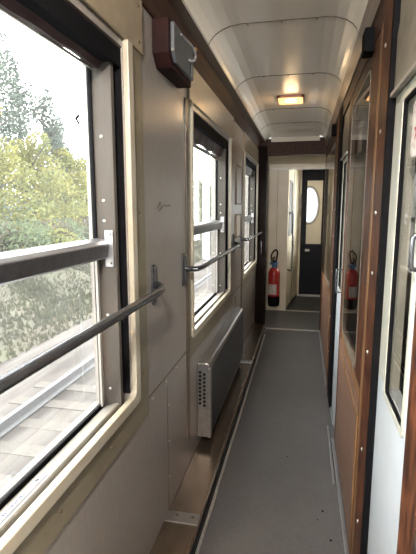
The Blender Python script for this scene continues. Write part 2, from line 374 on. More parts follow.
# curved end fillet of the last ceiling panel
bm = B()
EP = [(5.30, 0.884), (5.42, 0.878), (5.52, 0.862), (5.60, 0.835), (5.64, 0.79)]
prism_x(bm, EP + [(5.66, 0.79), (5.66, 0.892), (5.30, 0.892)], -0.42, 0.16)
obj('end_fillet', bm, M['ceiling'], ceiling)
struct('ceiling_roof', bx(-0.72, 2.2, YB, 8.0, 1.0, 1.05), M['shell'])

# left cornice
bm = B(); prism_y(bm, [(XW, 0.70), (-0.572, 0.70), (-0.540, 0.782), (-0.545, 0.80), (XW, 0.80)], YB, 5.70)
struct('trim_3', bm, M['wood_dark'])
bm = B(); prism_y(bm, [(-0.549, 0.789), (-0.492, 0.803), (-0.492, 0.83), (XW, 0.83), (XW, 0.801), (-0.549, 0.801)], YB, 5.70)
struct('trim_4', bm, mat('brown_cornice_board', (0.085, 0.053, 0.037), 0.35, (0.06, 0.038, 0.027), 10, stretch=(3, 0.2, 3), coat=0.15))
# right cornice
bm = B(); prism_y(bm, [(0.220, 0.80), (0.240, 0.72), (0.262, 0.72), (0.262, 0.83), (0.222, 0.83)], YB, 5.70)
struct('trim_5', bm, mat('grey_cornice_board', (0.24, 0.18, 0.14), 0.32, (0.18, 0.135, 0.10), 10, stretch=(3, 0.2, 3), coat=0.15))
bm = B(); box(bm, 0.247, 0.33, YB, 5.70, 0.63, 0.722)
struct('wall_right', bm, M['wood_dark'])
# corridor end behind the camera; its glazed opening is added to brighten the interior
bm = B(); box(bm, -0.72, -0.42, YB - 0.05, YB, -1.62, 1.02); box(bm, 0.20, 2.16, YB - 0.05, YB, -1.62, 1.02)
box(bm, -0.42, 0.20, YB - 0.05, YB, -1.62, -0.85); box(bm, -0.42, 0.20, YB - 0.05, YB, 0.60, 1.02)
struct('wall_back', bm, M['laminate'])
wr = struct_empty('window_13', (-0.11, YB - 0.025, -0.85))
obj('pane', bx(-0.42, 0.20, YB - 0.027, YB - 0.023, -0.85, 0.60), M['glass'], wr)
obj('middle_bar', bx(-0.42, 0.20, YB - 0.01, YB + 0.01, -0.12, -0.08), M['alu_dull'], wr)

# ---------------------------------------------------------------- windows
def make_window(idx):
    y0, y1 = WIN[1]; a, b = 0.135, 1.553
    r = struct_empty('window_%d' % idx, (XW, 0.86, -0.81))
    def u_shape(o0, o1, oz, i0, i1, iz, zt, r1, r2):
        def arc(cy, cz, rr, a0, a1, n=5): return [(cy + rr * math.cos(math.radians(a0 + (a1 - a0) * k / n)), cz + rr * math.sin(math.radians(a0 + (a1 - a0) * k / n))) for k in range(n + 1)]
        return ([(o0, zt)] + arc(o0 + r1, oz + r1, r1, 180, 270) + arc(o1 - r1, oz + r1, r1, 270, 360) + [(o1, zt), (i1, zt)]
                + arc(i1 - r2, iz + r2, r2, 360, 270) + arc(i0 + r2, iz + r2, r2, 270, 180) + [(i0, zt)])
    bm = B(); prism_x(bm, u_shape(a, b, -0.81, 0.19, 1.437, -0.695, 0.525, 0.012, 0.02), XW, XW + 0.006)
    of_ = obj('outer_frame', bm, M['beige_flat'], r)
    for zz in (0.30, -0.02, -0.33, -0.62): screw(of_, XW + 0.007, 1.50, zz, 'x+', 0.005, 'rust_screw')
    for yy in (0.50, 0.90, 1.20): screw(of_, XW + 0.007, yy, -0.755, 'x+', 0.005, 'rust_screw')
    bm = B(); prism_x(bm, u_shape(0.170, 1.447, -0.706, 0.195, 1.405, -0.668, 0.525, 0.02, 0.03), XW - 0.005, XW + 0.018)
    obj('raised_lip', bm, M['cream'], r, bevel=0.003)
    obj('top_channel', bx(-0.66, -0.586, 0.20, 1.42, 0.44, 0.53), M['gasket'], r)
    # slot between lip and inner frame
    bm = B(); ring_x(bm, rrect(0.20, 1.425, -0.70, 0.46, 0.03), rrect(0.26, 1.355, -0.688, 0.44, 0.01), -0.655, -0.645)
    box(bm, -0.65, -0.585, 1.398, 1.403, -0.66, 0.45)
    obj('black_slot', bm, M['gasket'], r)
    # inner metal jamb, sill
    bm = B(); prism_x(bm, rrect(1.340, 1.362, -0.70, 0.45, 0.008), -0.675, -0.596); obj('jamb', bm, M['jamb'], r, bevel=0.002)
    bm = B(); prism_x(bm, rrect(0.225, 0.247, -0.70, 0.42, 0.008), -0.675, -0.596); obj('jamb', bm, M['jamb'], r, bevel=0.002)
    bm = B(); prism_y(bm, [(-0.600, -0.72), (-0.600, -0.674), (-0.604, -0.668), (-0.655, -0.684), (-0.655, -0.72)], 0.235, 1.34)
    obj('sill', bm, M['sill'], r, bevel=0.002)
    obj('sill_groove', bx(-0.600, -0.585, 0.235, 1.34, -0.70, -0.69), M['gasket'], r)
    for zz in (0.22, 0.02, -0.045, -0.36, -0.62): screw(r, -0.634, 1.339, zz, 'y-', 0.006)
    # rubber edge and panes
    bm = B(); ring_x(bm, rrect(0.246, 1.341, -0.694, 0.46, 0.01), rrect(0.254, 1.333, -0.674, 0.45, 0.01), -0.674, -0.660)
    obj('glass_seal', bm, M['gasket'], r)
    obj('upper_pane', bx(-0.672, -0.668, 0.25, 1.337, -0.13, 0.455), M['glass'], r)
    obj('lower_pane', bx(-0.668, -0.664, 0.25, 1.337, -0.685, -0.13), M['glass_low'], r)
    # horizontal middle rail
    bm = B(); prism_y(bm, [(-0.66, -0.100), (-0.628, -0.108), (-0.618, -0.118), (-0.622, -0.160), (-0.632, -0.168), (-0.66, -0.168)], 0.245, 1.338)
    rail = obj('middle_rail', bm, M['alu'], r, bevel=0.002)
    obj('rail_face', prism_y(B(), [(-0.6175, -0.120), (-0.6165, -0.122), (-0.6205, -0.160), (-0.6215, -0.160)], 0.25, 1.33), M['alu_dark'], rail)
    br = obj('rail_bracket', bx(-0.632, -0.603, 1.332, 1.3395, -0.195, -0.075), M['alu'], r, bevel=0.002)
    for zz in (-0.088, -0.182): screw(br, -0.611, 1.3315, zz, 'y-', 0.004, 'rust_screw')
    # handle stub outside edge strip
    obj('seal_strip', bx(-0.662, -0.655, 1.318, 1.334, -0.68, -0.168), M['alu_dull'], r)
    return r
win1 = make_window(1)
wins = [win1]
for n_, k in ((2, 1), (3, 2), (4, -1)):
    c = copy_tree(win1, None, k * P); c.name = 'window_%d' % n_; wins.append(c)
def blind(parent, k, wavy, drop):
    bm = B(); n = 48; y0, y1 = 0.225 + k * P, 1.40 + k * P
    for s in range(n):
        pass
    prof = []
    vs = []
    for s in range(n + 1):
        y = y0 + (y1 - y0) * s / n
        t = s / n
        zb = drop + (0.016 * abs(math.sin(t * math.pi * 3.5)) if wavy else 0.002 * math.sin(t * 9))
        xs = -0.640 + 0.003 * math.sin(t * 40)
        row = []
        for x, z in ((-0.580, 0.527), (-0.583, 0.500), (-0.600, 0.475), (-0.612, 0.455), (xs + 0.012, zb + 0.008), (xs + 0.006, zb), (xs - 0.006, zb), (xs - 0.006, 0.527)):
            row.append(bm.verts.new((x, y, z)))
        vs.append(row)
    for s in range(n):
        for j in range(8): bm.faces.new((vs[s][j], vs[s][(j + 1) % 8], vs[s + 1][(j + 1) % 8], vs[s + 1][j]))
    bm.faces.new(vs[0]); bm.faces.new(vs[-1][::-1])
    o = obj('roller_blind', bm, M['blind'], parent)
    return o
for wdw, k, wavy, drop in ((wins[0], 0, False, 0.422), (wins[1], 1, True, 0.365), (wins[2], 2, False, 0.36), (wins[3], -1, False, 0.40)):
    bl = blind(wdw, k, wavy, drop)
    if not wavy:
        obj('hem_bar', bx(-0.654, -0.647, 0.25 + k * P, 1.33 + k * P, drop - 0.004, drop + 0.002), M['alu_dull'], bl)
# pale lower hem showing under the scalloped blind of the second window
obj('hem_bar', bx(-0.655, -0.648, 0.25 + P, 1.33 + P, 0.350, 0.372), M['alu_dull'], wins[1])
# arrow mark on the first pane
bm = B(); prism_x(bm, [(1.236, 0.258), (1.264, 0.278), (1.264, 0.265), (1.252, 0.258), (1.264, 0.251), (1.264, 0.238)], -0.6672, -0.6660)
box(bm, -0.6672, -0.6664, 1.232, 1.266, 0.290, 0.2915); box(bm, -0.6672, -0.6664, 1.232, 1.266, 0.225, 0.2265)
obj('arrow_mark', bm, M['ink_grey'], win1)

# sill sticker
def text_mesh(s, size, m, parent, mw, name='lettering', ext=0.0004):
    cu = bpy.data.curves.new('t', 'FONT'); cu.body = s; cu.size = size; cu.extrude = ext; cu.align_x = 'LEFT'
    o = bpy.data.objects.new('t', cu); COL.objects.link(o)
    bpy.context.view_layer.update()
    me = bpy.data.meshes.new_from_object(o.evaluated_get(bpy.context.evaluated_depsgraph_get()))
    bpy.data.objects.remove(o)
    me.transform(mw)
    bm = B(); bm.from_mesh(me); bpy.data.meshes.remove(me)
    return obj(name, bm, m, parent)
p0 = Vector((-0.6040, 0, -0.6680)); p1 = Vector((-0.655, 0, -0.6840)); dn = (p1 - p0).normalized(); nrm = Vector((-dn.z, 0, dn.x)); nrm = nrm if nrm.z > 0 else -nrm
st = thing('warning_sticker', (-0.63, 0.76, -0.672), 'narrow white warning sticker along the sill of the nearest window', 'sticker')
q0 = p0 + dn * 0.011; q1 = p0 + dn * 0.040
bm = B(); vs = []
for y in (0.605, 0.915):
    for q in (q0, q1):
        for e in (0.0002, 0.0010): vs.append(bm.verts.new((q + nrm * e) + Vector((0, y, 0))))
for q in ((0, 1, 3, 2), (4, 6, 7, 5), (0, 4, 5, 1), (2, 3, 7, 6), (0, 2, 6, 4), (1, 5, 7, 3)): bm.faces.new([vs[i] for i in q])
obj('backing', bm, M['sticker'], st)
be = q0 + nrm * 0.0008
bm = B(); tube(bm, [(be.x, 0.605, be.z), (be.x, 0.915, be.z)], 0.0009, 6); obj('border_line', bm, M['ink_grey'], st)
q = q0 + dn * 0.009 + nrm * 0.0012
mw = Matrix(((0, dn.x, nrm.x, q.x), (1, 0, 0, 0.622), (0, dn.z, nrm.z, q.z), (0, 0, 0, 1)))
text_mesh('NE PAS SE PENCHER AU DEHORS', 0.0185, M['ink_blue'], st, mw @ Matrix.Scale(0.80, 4, (1, 0, 0)))
bm = B(); c = q + dn * 0.0075
for k in range(1): lathe(bm, [(0.0065, 0), (0.0065, 0.0006)], (0, 0, 0), 12)
bm.transform(Matrix.Translation((c.x, 0.895, c.z)) @ Matrix(((dn.x, 0, nrm.x, 0), (0, 1, 0, 0), (dn.z, 0, nrm.z, 0), (0, 0, 0, 1))))
obj('emblem', bm, M['ink_grey'], st)

# ---------------------------------------------------------------- handrails
RAIL_LABELS = {0: 'long chrome handrail crossing the nearest window in the foreground',
               1: 'chrome handrail crossing the second window above the heater',
               2: 'farthest chrome handrail crossing the third window by the dark doorway'}
def make_rail():
    r = thing('handrail', (-0.53, 0.86, -0.31), RAIL_LABELS[0], 'handrail', 'handrails across the corridor windows')
    path = smooth_path([(-0.572, 0.03, -0.303), (-0.540, 0.05, -0.306), (-0.516, 0.12, -0.31), (-0.512, 0.4, -0.31), (-0.512, 0.9, -0.31), (-0.512, 1.40, -0.31), (-0.516, 1.54, -0.31), (-0.535, 1.615, -0.307), (-0.575, 1.64, -0.303)], 5)
    bm = B(); tube(bm, path, 0.0145, 16); obj('bar', bm, M['chrome'], r, smooth=True)
    for yy in (0.03, 1.645):
        pl = obj('wall_plate', prism_x(B(), rrect(yy - 0.024, yy + 0.024, -0.39, -0.225, 0.02), XW, XW + 0.008), M['alu_dark'], r, bevel=0.002)
        obj('backing_bar', bx(XW + 0.008, XW + 0.016, yy - 0.01, yy + 0.01, -0.375, -0.235), M['alu_dark'], pl, bevel=0.003)
    return r
hr = make_rail()
for k in (1, 2):
    c = copy_tree(hr, None, k * P); c['label'] = RAIL_LABELS[k]

# ---------------------------------------------------------------- notice plates on the pier between windows 2 and 3
for z0, z1, y0, y1, m, lab in ((0.02, 0.36, 3.80, 4.14, 'plate_dark', 'tall dark glossy notice frame on the pier between the far windows, upper one'),
                               (-0.27, -0.06, 3.80, 4.10, 'plate_tan', 'tan notice plate below the dark frame on the pier between the far windows')):
    t = thing('notice_plate', (XW, (y0 + y1) / 2, z0), lab, 'notice plate')
    obj('backing', bx(XW, XW + 0.008, y0, y1, z0, z1), M[m], t, bevel=0.002)
    bm = B(); ring_x(bm, rrect(y0, y1, z0, z1, 0.005, 1), rrect(y0 + 0.015, y1 - 0.015, z0 + 0.015, z1 - 0.015, 0.005, 1), XW + 0.008, XW + 0.013)
    obj('rim', bm, M['rust_screw'], t)

# ---------------------------------------------------------------- emergency brake box
t = thing('emergency_brake_box', (-0.54, 1.85, 0.53), 'dark emergency brake box with a hooked pull lever high on the left wall', 'brake box')
bm = B(); prism_x(bm, [(1.69, 0.698), (1.69, 0.575), (1.735, 0.53), (2.03, 0.53), (2.03, 0.698)], XW, -0.515); obj('housing', bm, M['brake_box'], t, bevel=0.003)
bm = B(); prism_x(bm, [(1.715, 0.69), (1.715, 0.588), (1.75, 0.552), (2.01, 0.552), (2.01, 0.69)], -0.515, -0.500); obj('cover', bm, M['brake_face'], t, bevel=0.003)
lv = B(); tube(lv, smooth_path([(-0.498, 1.80, 0.672), (-0.488, 1.86, 0.668), (-0.478, 1.92, 0.66), (-0.474, 1.945, 0.635), (-0.480, 1.935, 0.615), (-0.495, 1.91, 0.61)], 6), 0.006, 10)
lever = obj('pull_lever', lv, M['alu'], t, smooth=True)
bm = B(); lathe(bm, [(0.004, -0.008), (0.010, -0.004), (0.010, 0.004), (0.004, 0.008)], (-0.476, 1.945, 0.662), 14); obj('lever_knob', bm, M['brass'], lever, smooth=True)
bm = B(); tube(bm, [(-0.492, 1.95, 0.61), (-0.492, 1.95, 0.545)], 0.005, 8); tube(bm, [(-0.498, 1.95, 0.548), (-0.486, 1.95, 0.548)], 0.009, 8); obj('seal_rod', bm, M['alu_dark'], t)

# ---------------------------------------------------------------- heater
t = thing('wall_heater', (-0.54, 3.12, -1.335), 'metal heater box with perforated end on the left wall under the second window', 'heater')
bm = B(); prism_y(bm, [(XW, -1.36), (XW, -0.90), (-0.522, -0.90), (-0.508, -0.91), (-0.505, -0.925), (-0.505, -1.36)], 2.39, 3.86); obj('body', bm, M['heater'], t, bevel=0.004)
bm = B(); box(bm, -0.505, -0.500, 2.43, 3.84, -1.34, -0.935); fr_ = obj('front_grille', bm, M['heater_face'], t, bevel=0.002)
bm = B()
for zz in [-1.32 + i * 0.02 for i in range(19)]: box(bm, -0.500, -0.498, 2.44, 3.83, zz, zz + 0.006)
obj('grille_ribs', bm, M['heater_face'], fr_)
obj('corner_strip', bx(-0.512, -0.498, 2.385, 2.43, -1.36, -0.925), M['heater'], t, bevel=0.002)
bm = B()
for i in range(9):
    for j in range(2):
        cx = -0.563 + j * 0.026; cz = -0.955 - i * 0.024 - (0.012 if j else 0)
        vs = [bm.verts.new((cx + 0.0085 * math.cos(a * math.pi / 6), 2.3885, cz + 0.0085 * math.sin(a * math.pi / 6))) for a in range(12)]
        v2 = [bm.verts.new((v.co.x, 2.392, v.co.z)) for v in vs]
        bm.faces.new(vs); bm.faces.new(v2[::-1])
        for a in range(12): bm.faces.new((vs[a], vs[(a + 1) % 12], v2[(a + 1) % 12], v2[a]))
h_ = obj('vent_holes', bm, M['gasket'], t)
h_['kind'] = 'stuff'

# ---------------------------------------------------------------- heating duct cover along the left wall
t = thing('duct_cover', (-0.50, 1.5, -1.55), 'worn tan metal duct cover running along the foot of the left wall', 'duct cover')
ysegs = [YB, -0.7, 1.77, 3.9, 5.25]
for i in range(4):
    bm = B(); prism_y(bm, [(XW + 0.001, -1.42), (-0.428, -1.42), (-0.418, -1.428), (-0.418, -1.445), (XW + 0.001, -1.445)], ysegs[i] + 0.002, ysegs[i + 1] - 0.002)
    obj('cover_plate', bm, M['duct'], t, bevel=0.002)
for yy in (1.77, 3.9):
    j = obj('joint_strip', bx(XW + 0.002, -0.422, yy - 0.04, yy + 0.03, -1.42, -1.413), M['heater'], t, bevel=0.002)
    for xx in (-0.53, -0.455): screw(j, xx, yy, -1.413, 'z+', 0.009, 'rust_screw')
obj('fascia', bx(XW + 0.001, -0.428, YB + 0.002, 5.25, -1.55, -1.445), M['gasket'], t)
obj('lower_trim', bx(-0.428, -0.412, YB, 5.25, -1.55, -1.537), M['alu_dull'], t, bevel=0.002)
obj('middle_trim', bx(-0.428, -0.420, YB, 5.25, -1.492, -1.484), M['alu_dark'], t)
for yy in (2.55, 3.4, 4.6): screw(t, -0.44, yy, -1.419, 'z+', 0.006, 'rust_screw')
obj('end_cap', bx(XW, -0.416, 5.25, 5.262, -1.55, -1.42), M['duct'], t)

# ---------------------------------------------------------------- ceiling light
t = thing('ceiling_light', (-0.137, 3.88, 0.856), 'small glowing oblong lamp in the middle of the corridor ceiling', 'ceiling light')
bm = B(); prism = [(x - 0.137, y) for x, y in ()]
def plate_z(bm, x0, x1, y0, y1, z0, z1, r):
    o = rrect(x0, x1, y0, y1, r); a = [bm.verts.new((x, y, z0)) for x, y in o]; b = [bm.verts.new((x, y, z1)) for x, y in o]
    bm.faces.new(a[::-1]); bm.faces.new(b)
    for i in range(len(o)): bm.faces.new((a[i], a[(i + 1) % len(o)], b[(i + 1) % len(o)], b[i]))
    return bm
obj('rim', plate_z(B(), -0.247, -0.027, 3.76, 4.00, 0.868, 0.886, 0.03), M['lamp_rim'], t)
df = obj('diffuser', plate_z(B(), -0.237, -0.037, 3.772, 3.988, 0.862, 0.872, 0.03), M['lampglass'], t, bevel=0.004)
bm = B(); lathe(bm, [(0.03, -0.004), (0.045, 0), (0.045, 0.006)], (-0.137, 3.86, 0.860), 20); obj('bulb_glow', bm, M['lamp_bulb'], df)
ld = bpy.data.lights.new('lamp_light', 'POINT'); ld.energy = 0.9; ld.color = (1.0, 0.66, 0.34); ld.shadow_soft_size = 0.06
lo = bpy.data.objects.new('lamp_light', ld); COL.objects.link(lo); lo.parent = t; lo.location = (0, 0, -0.06)
added_lamp = copy_tree(t, None, -4.15); added_lamp['label'] = 'oblong ceiling lamp added unseen behind the viewer to brighten the corridor'  # unseen lamp, added to brighten the interior
for ch in added_lamp.children:
    if ch.type == 'LIGHT': ch.data = ch.data.copy(); ch.data.energy = 130.0; ch.data.color = (1.0, 0.93, 0.87)

# ---------------------------------------------------------------- right side: posts, glazed partitions, compartment doors
n_trim = 6
def post(y0, y1):
    global n_trim
    r = struct_empty('trim_%d' % n_trim, (0.26, (y0 + y1) / 2, -1.55)); n_trim += 1
    obj('post', bx(0.243, 0.30, y0 + 0.012, y1, -1.55, 0.72), M['wood_post'], r, bevel=0.004)
    obj('gasket_face', bx(0.241, 0.36, y0 - 0.012, y0 + 0.012, -1.55, 0.70), M['gasket'], r)
    obj('black_cap', bx(0.211, 0.275, y1 + 0.24, y1 + 0.33, 0.605, 0.695), M['gasket'], r, bevel=0.004)
    for zz in (0.52, 0.25, -0.02, -0.23, -0.52, -0.9, -1.2): screw(r, 0.243, (y0 + y1) / 2 + 0.02, zz, 'x-', 0.008)
    return r
def partition(idx, y0, y1):
    r = struct_empty('window_%d' % idx, (0.27, (y0 + y1) / 2, -1.55))
    zt, zb = 0.63, -0.76
    # stiles
    obj('edge_bead', bx(0.245, 0.285, y0, y0 + 0.05, -1.55, zt), M['wood_light'], r, bevel=0.004)
    obj('stile', bx(0.249, 0.285, y0 + 0.05, y0 + 0.27, -1.55, zt), M['wood_post'], r, bevel=0.003)
    obj('stile', bx(0.248, 0.285, y1 - 0.15, y1, -1.55, zt), M['wood_post'], r, bevel=0.003)
    obj('top_rail', bx(0.249, 0.285, y0 + 0.27, y1 - 0.15, 0.56, zt), M['wood_dark'], r, bevel=0.003)
    obj('bottom_rail', bx(0.2485, 0.285, y0 + 0.10, y1 - 0.10, -0.80, -0.74), M['wood_light'], r, bevel=0.003)
    pnl = obj('lower_panel', bx(0.2470, 0.28, y0 + 0.10, y1 - 0.09, -1.50, -0.80), M['wood_panel'], r)
    # bright aluminium beading round the glass
    bm = B(); ring_x(bm, rrect(y0 + 0.268, y1 - 0.148, -0.742, 0.562, 0.06), rrect(y0 + 0.278, y1 - 0.158, -0.732, 0.552, 0.055), 0.247, 0.27)
    obj('beading', bm, M['bead'], r)
    bm = B(); ya, yb = y0 + 0.27, y1 - 0.15; xa, xb = 0.268, 0.268 - 0.0265 * (yb - ya)
    vs = [bm.verts.new(p) for p in [(x + e, y, z) for x, y in ((xa, ya), (xb, yb)) for e in (0, 0.004) for z in (-0.74, 0.56)]]
    for q in ((0, 1, 3, 2), (4, 6, 7, 5), (0, 4, 5, 1), (2, 3, 7, 6), (0, 2, 6, 4), (1, 5, 7, 3)): bm.faces.new([vs[i] for i in q])
    obj('pane', bm, M['glass_int'], r)      # pane turned slightly so that its reflection catches the extinguisher
    obj('panel_beading', bx(0.243, 0.250, y0 + 0.10, y1 - 0.11, -0.875, -0.855), M['wood_light'], r, bevel=0.002)
    obj('panel_beading', bx(0.243, 0.250, y0 + 0.09, y0 + 0.11, -1.50, -0.855), M['wood_light'], r, bevel=0.002)
    obj('kick_strip', bx(0.232, 0.250, y0 - 0.02, y1, -1.55, -1.53), M['alu'], r, bevel=0.002)
    return r
def door(idx, y0, y1, hand, dp=0.021):
    r = struct_empty('door_%d' % idx, (0.30, (y0 + y1) / 2, -1.55))
    x0, x1 = 0.262, 0.300
    g0, g1 = y0 + 0.115, y1 - 0.13
    bm = B(); box(bm, x0, x1, y0, y1, -1.55, -0.545); obj('lower_panel', bm, M['white'], r)
    obj('near_stile', bx(x0, x1, y0, g0, -0.545, 0.60), M['white'], r)
    obj('far_stile', bx(x0, x1, g1, y1, -0.545, 0.60), M['grey_frame'], r)
    obj('top_rail', bx(x0, x1, g0, g1, 0.30, 0.60), M['grey_frame'], r)
    bm = B(); ring_x(bm, rrect(g0 - 0.012, g1 + 0.012, -0.575, 0.305, 0.012), rrect(g0 + 0.004, g1 - 0.004, -0.555, 0.29, 0.012), x0 - 0.005, x0 + 0.004)
    obj('glass_beading', bm, M['grey_frame'], r, bevel=0.001)
    bm = B(); ring_x(bm, rrect(g0 + 0.003, g1 - 0.003, -0.557, 0.292, 0.012), rrect(g0 + 0.008, g1 - 0.03, -0.545, 0.28, 0.012), x0 - 0.003, x0 + 0.004)
    obj('glass_seal', bm, M['gasket'], r)
    obj('pane', bx(x0 + 0.004, x0 + 0.008, g0, g1, -0.55, 0.30), M['glass_int'], r)
    hy, hz0, hz1 = hand
    bm = B(); tube(bm, smooth_path([(x0, hy, hz1), (x0 - dp + 0.009, hy, hz1), (x0 - dp, hy, hz1 - 0.010), (x0 - dp, hy, hz0 + 0.010), (x0 - dp + 0.009, hy, hz0), (x0, hy, hz0)], 4), 0.0055, 10)
    obj('handle', bm, M['chrome'], r, smooth=True)
    # header with curled number card
    hb = obj('header_panel', bx(0.258, 0.33, y0 + 0.0, y1, 0.33, 0.64), M['aged_sign'], r, bevel=0.003)
    bm = B(); prism_x(bm, [(y0 + 0.02, 0.345), (y1 - 0.015, 0.345), (y1 - 0.015, 0.50), (y1 - 0.045, 0.535), (y1 - 0.10, 0.55), (y0 + 0.02, 0.55)], 0.252, 0.258)
    cd = obj('number_card', bm, mat('number_card', (0.20, 0.185, 0.145), 0.4, (0.13, 0.115, 0.09), 15), hb)
    obj('card_rail', bx(0.243, 0.258, y0 + 0.02, y1 - 0.005, 0.325, 0.338), M['alu_dull'], hb, bevel=0.002)
    return r
posts = [(1.50, 1.70), (1.50 + 2.08, 1.70 + 2.08), (-0.58, -0.38)]
for a, b in posts: post(a, b)
partition(5, 1.72, 2.86); partition(6, 1.72 + 2.08, 5.54); partition(7, -0.36, 1.03)
door(1, 1.00, 1.488, (1.06, -0.140, -0.062)); door(2, 2.88, 3.36, (2.935, -0.55, -0.40), 0.042)
obj('gasket_face', bx(0.243, 0.36, 3.36, 3.56, -1.55, 0.70), M['gasket'], bpy.data.objects['trim_7']); door(3, -1.2, -0.592, (-1.1, -0.55, -0.42))
struct('wall_right_rear', bx(0.25, 0.30, YB, -1.22, -1.55, 0.64), M['wood_panel'])
# door sill strips on the floor
for i, (y0, y1) in enumerate(((0.98, 1.49), (2.36, 3.05), (3.58 - 0.5, 3.58))):
    struct('trim_%d' % (20 + i), bx(0.212 if i == 1 else 0.25, 0.224 if i == 1 else 0.285, y0, y1, -1.55, -1.538), M['alu'], bevel=0.002)
# compartments behind the glass
bm = B()
for yy in (-2.9, -0.5, 1.60, 3.68, 5.66): box(bm, 0.335, 2.10, yy - 0.02, yy + 0.02, -1.55, 1.0)
box(bm, 2.10, 2.16, YB, 5.68, -1.55, -0.6); box(bm, 2.10, 2.16, YB, 5.68, 0.5, 1.0)
cy_ = [YB] + [v for c_ in CW for v in c_] + [5.68]
for k in range(0, len(cy_), 2): box(bm, 2.10, 2.16, cy_[k], cy_[k + 1], -0.6, 0.5)
for a_, b_ in CW: box(bm, 2.10, 2.16, a_, b_, 0.28, 0.5)
struct('wall_compartments', bm, M['interior'])
for i, (a_, b_) in enumerate(CW):
    wr = struct_empty('window_%d' % (9 + i), (2.13, (a_ + b_) / 2, -0.6))
    obj('pane', bx(2.128, 2.132, a_, b_, -0.6, 0.28), M['glass'], wr)
    bm = B(); ring_x(bm, rrect(a_ - 0.04, b_ + 0.04, -0.64, 0.32, 0.05), rrect(a_ + 0.03, b_ - 0.03, -0.57, 0.25, 0.04), 2.085, 2.10); obj('frame', bm, M['alu_dull'], wr)
for i, yy in enumerate((-0.40, 1.06, 1.66, 3.15, 3.74, 5.05)):
    t = thing('bench_seat', (1.25, yy + 0.25, -1.55), ['dark fabric bench seat behind the glass beside the camera', 'dark fabric bench seat behind the nearest white door', 'dark fabric bench seat behind the near glazed wooden partition', 'dark bench seat against the wall behind the middle glazed partition', 'dark bench seat behind the far glazed partition, nearer wall', 'dark bench seat behind the far glazed partition, farther wall'][i], 'seat', 'compartment bench seats')
    back_near = i % 2 == 0
    obj('cushion', bx(0.45, 2.0, yy, yy + 0.48, -1.22, -1.05), M['seat'], t, bevel=0.02)
    yb = yy - 0.03 if back_near else yy + 0.40
    obj('backrest', bx(0.45, 2.0, yb, yb + 0.10, -1.05, -0.35), M['seat'], t, bevel=0.02)
    obj('plinth', bx(0.5, 1.95, yy + 0.06, yy + 0.42, -1.55, -1.22), M['interior'], t)
# round sticker with red star-like mark on nearest door pane
t = thing('door_sticker', (0.264, 1.25, 0.11), 'pale sticker with a small red star mark on the nearest door glass', 'sticker')
obj('backing', prism_x(B(), rrect(1.10, 1.255, 0.125, 0.262, 0.02), 0.2635, 0.2655), M['label'], t)
bm = B()
for k in range(5):
    a = math.radians(72 * k + 90)
    y_, z_ = 1.20, 0.187
    prism_x(bm, [(y_ + 0.028 * math.cos(a), z_ + 0.028 * math.sin(a)), (y_ + 0.008 * math.cos(a + 1.57), z_ + 0.008 * math.sin(a + 1.57)), (y_ - 0.004 * math.cos(a), z_ - 0.004 * math.sin(a)), (y_ + 0.008 * math.cos(a - 1.57), z_ + 0.008 * math.sin(a - 1.57))], 0.2626, 0.2634 + 0.0001 * k)
obj('star_mark', bm, M['ink_red'], t)

# ---------------------------------------------------------------- far door frame and vestibule
dk = mat('dark_brown_door_post', (0.010, 0.006, 0.005), 0.7, (0.008, 0.005, 0.004), 8, stretch=(3, 3, 0.3), spec=0.06)
r = struct_empty('door_4', (-0.15, 5.76, -1.55))
obj('left_post', bx(XW, -0.465, 5.60, 5.80, -1.55, 0.74), dk, r, bevel=0.004)
obj('right_post', bx(0.245, 0.33, 5.56, 5.80, -1.55, 0.74), M['wood_post'], r, bevel=0.004)
obj('head_beam', bx(XW, 0.33, 5.66, 5.80, 0.635, 0.83), M['wood_dark'], r, bevel=0.004)
hd = B(); tube(hd, smooth_path([(-0.51, 5.60, -0.42), (-0.51, 5.565, -0.425), (-0.51, 5.55, -0.44), (-0.51, 5.55, -0.58), (-0.51, 5.565, -0.595), (-0.51, 5.60, -0.60)], 4), 0.007, 8)
obj('handle', hd, M['chrome'], r, smooth=True)
bm = B(); box(bm, 0.36, 0.40, 5.80, 6.72, -1.55, 0.83); box(bm, 0.36, 0.40, 7.32, 7.90, -1.55, 0.83)
box(bm, 0.36, 0.40, 6.72, 7.32, -1.55, -0.55); box(bm, 0.36, 0.40, 6.72, 7.32, 0.50, 0.83)
struct('wall_right_end', bm, M['vest'])
wr = struct_empty('window_8', (0.38, 7.02, -0.55))
obj('pane', bx(0.378, 0.382, 6.72, 7.32, -0.55, 0.50), M['glass'], wr)
bm = B(); ring_x(bm, rrect(6.68, 7.36, -0.59, 0.54, 0.05), rrect(6.74, 7.30, -0.53, 0.48, 0.04), 0.35, 0.361); obj('frame', bm, M['alu_dull'], wr)
# bulkhead across the vestibule with an opening at its right
bm = B(); box(bm, -0.72, -0.225, 6.60, 6.64, -1.55, 0.535); box(bm, -0.72, 0.36, 6.60, 6.64, 0.535, 0.90)
wf = struct('wall_front', bm, M['vest'])
obj('panel_seam', bx(-0.385, -0.381, 6.598, 6.60, -1.55, 0.53), M['seam'], wf)
obj('head_strip', bx(-0.72, 0.36, 6.592, 6.60, 0.53, 0.55), M['alu_dull'], wf)
struct('ceiling_vestibule', bx(-0.72, 0.40, 5.80, 8.0, 0.745, 0.77), M['ceiling'])
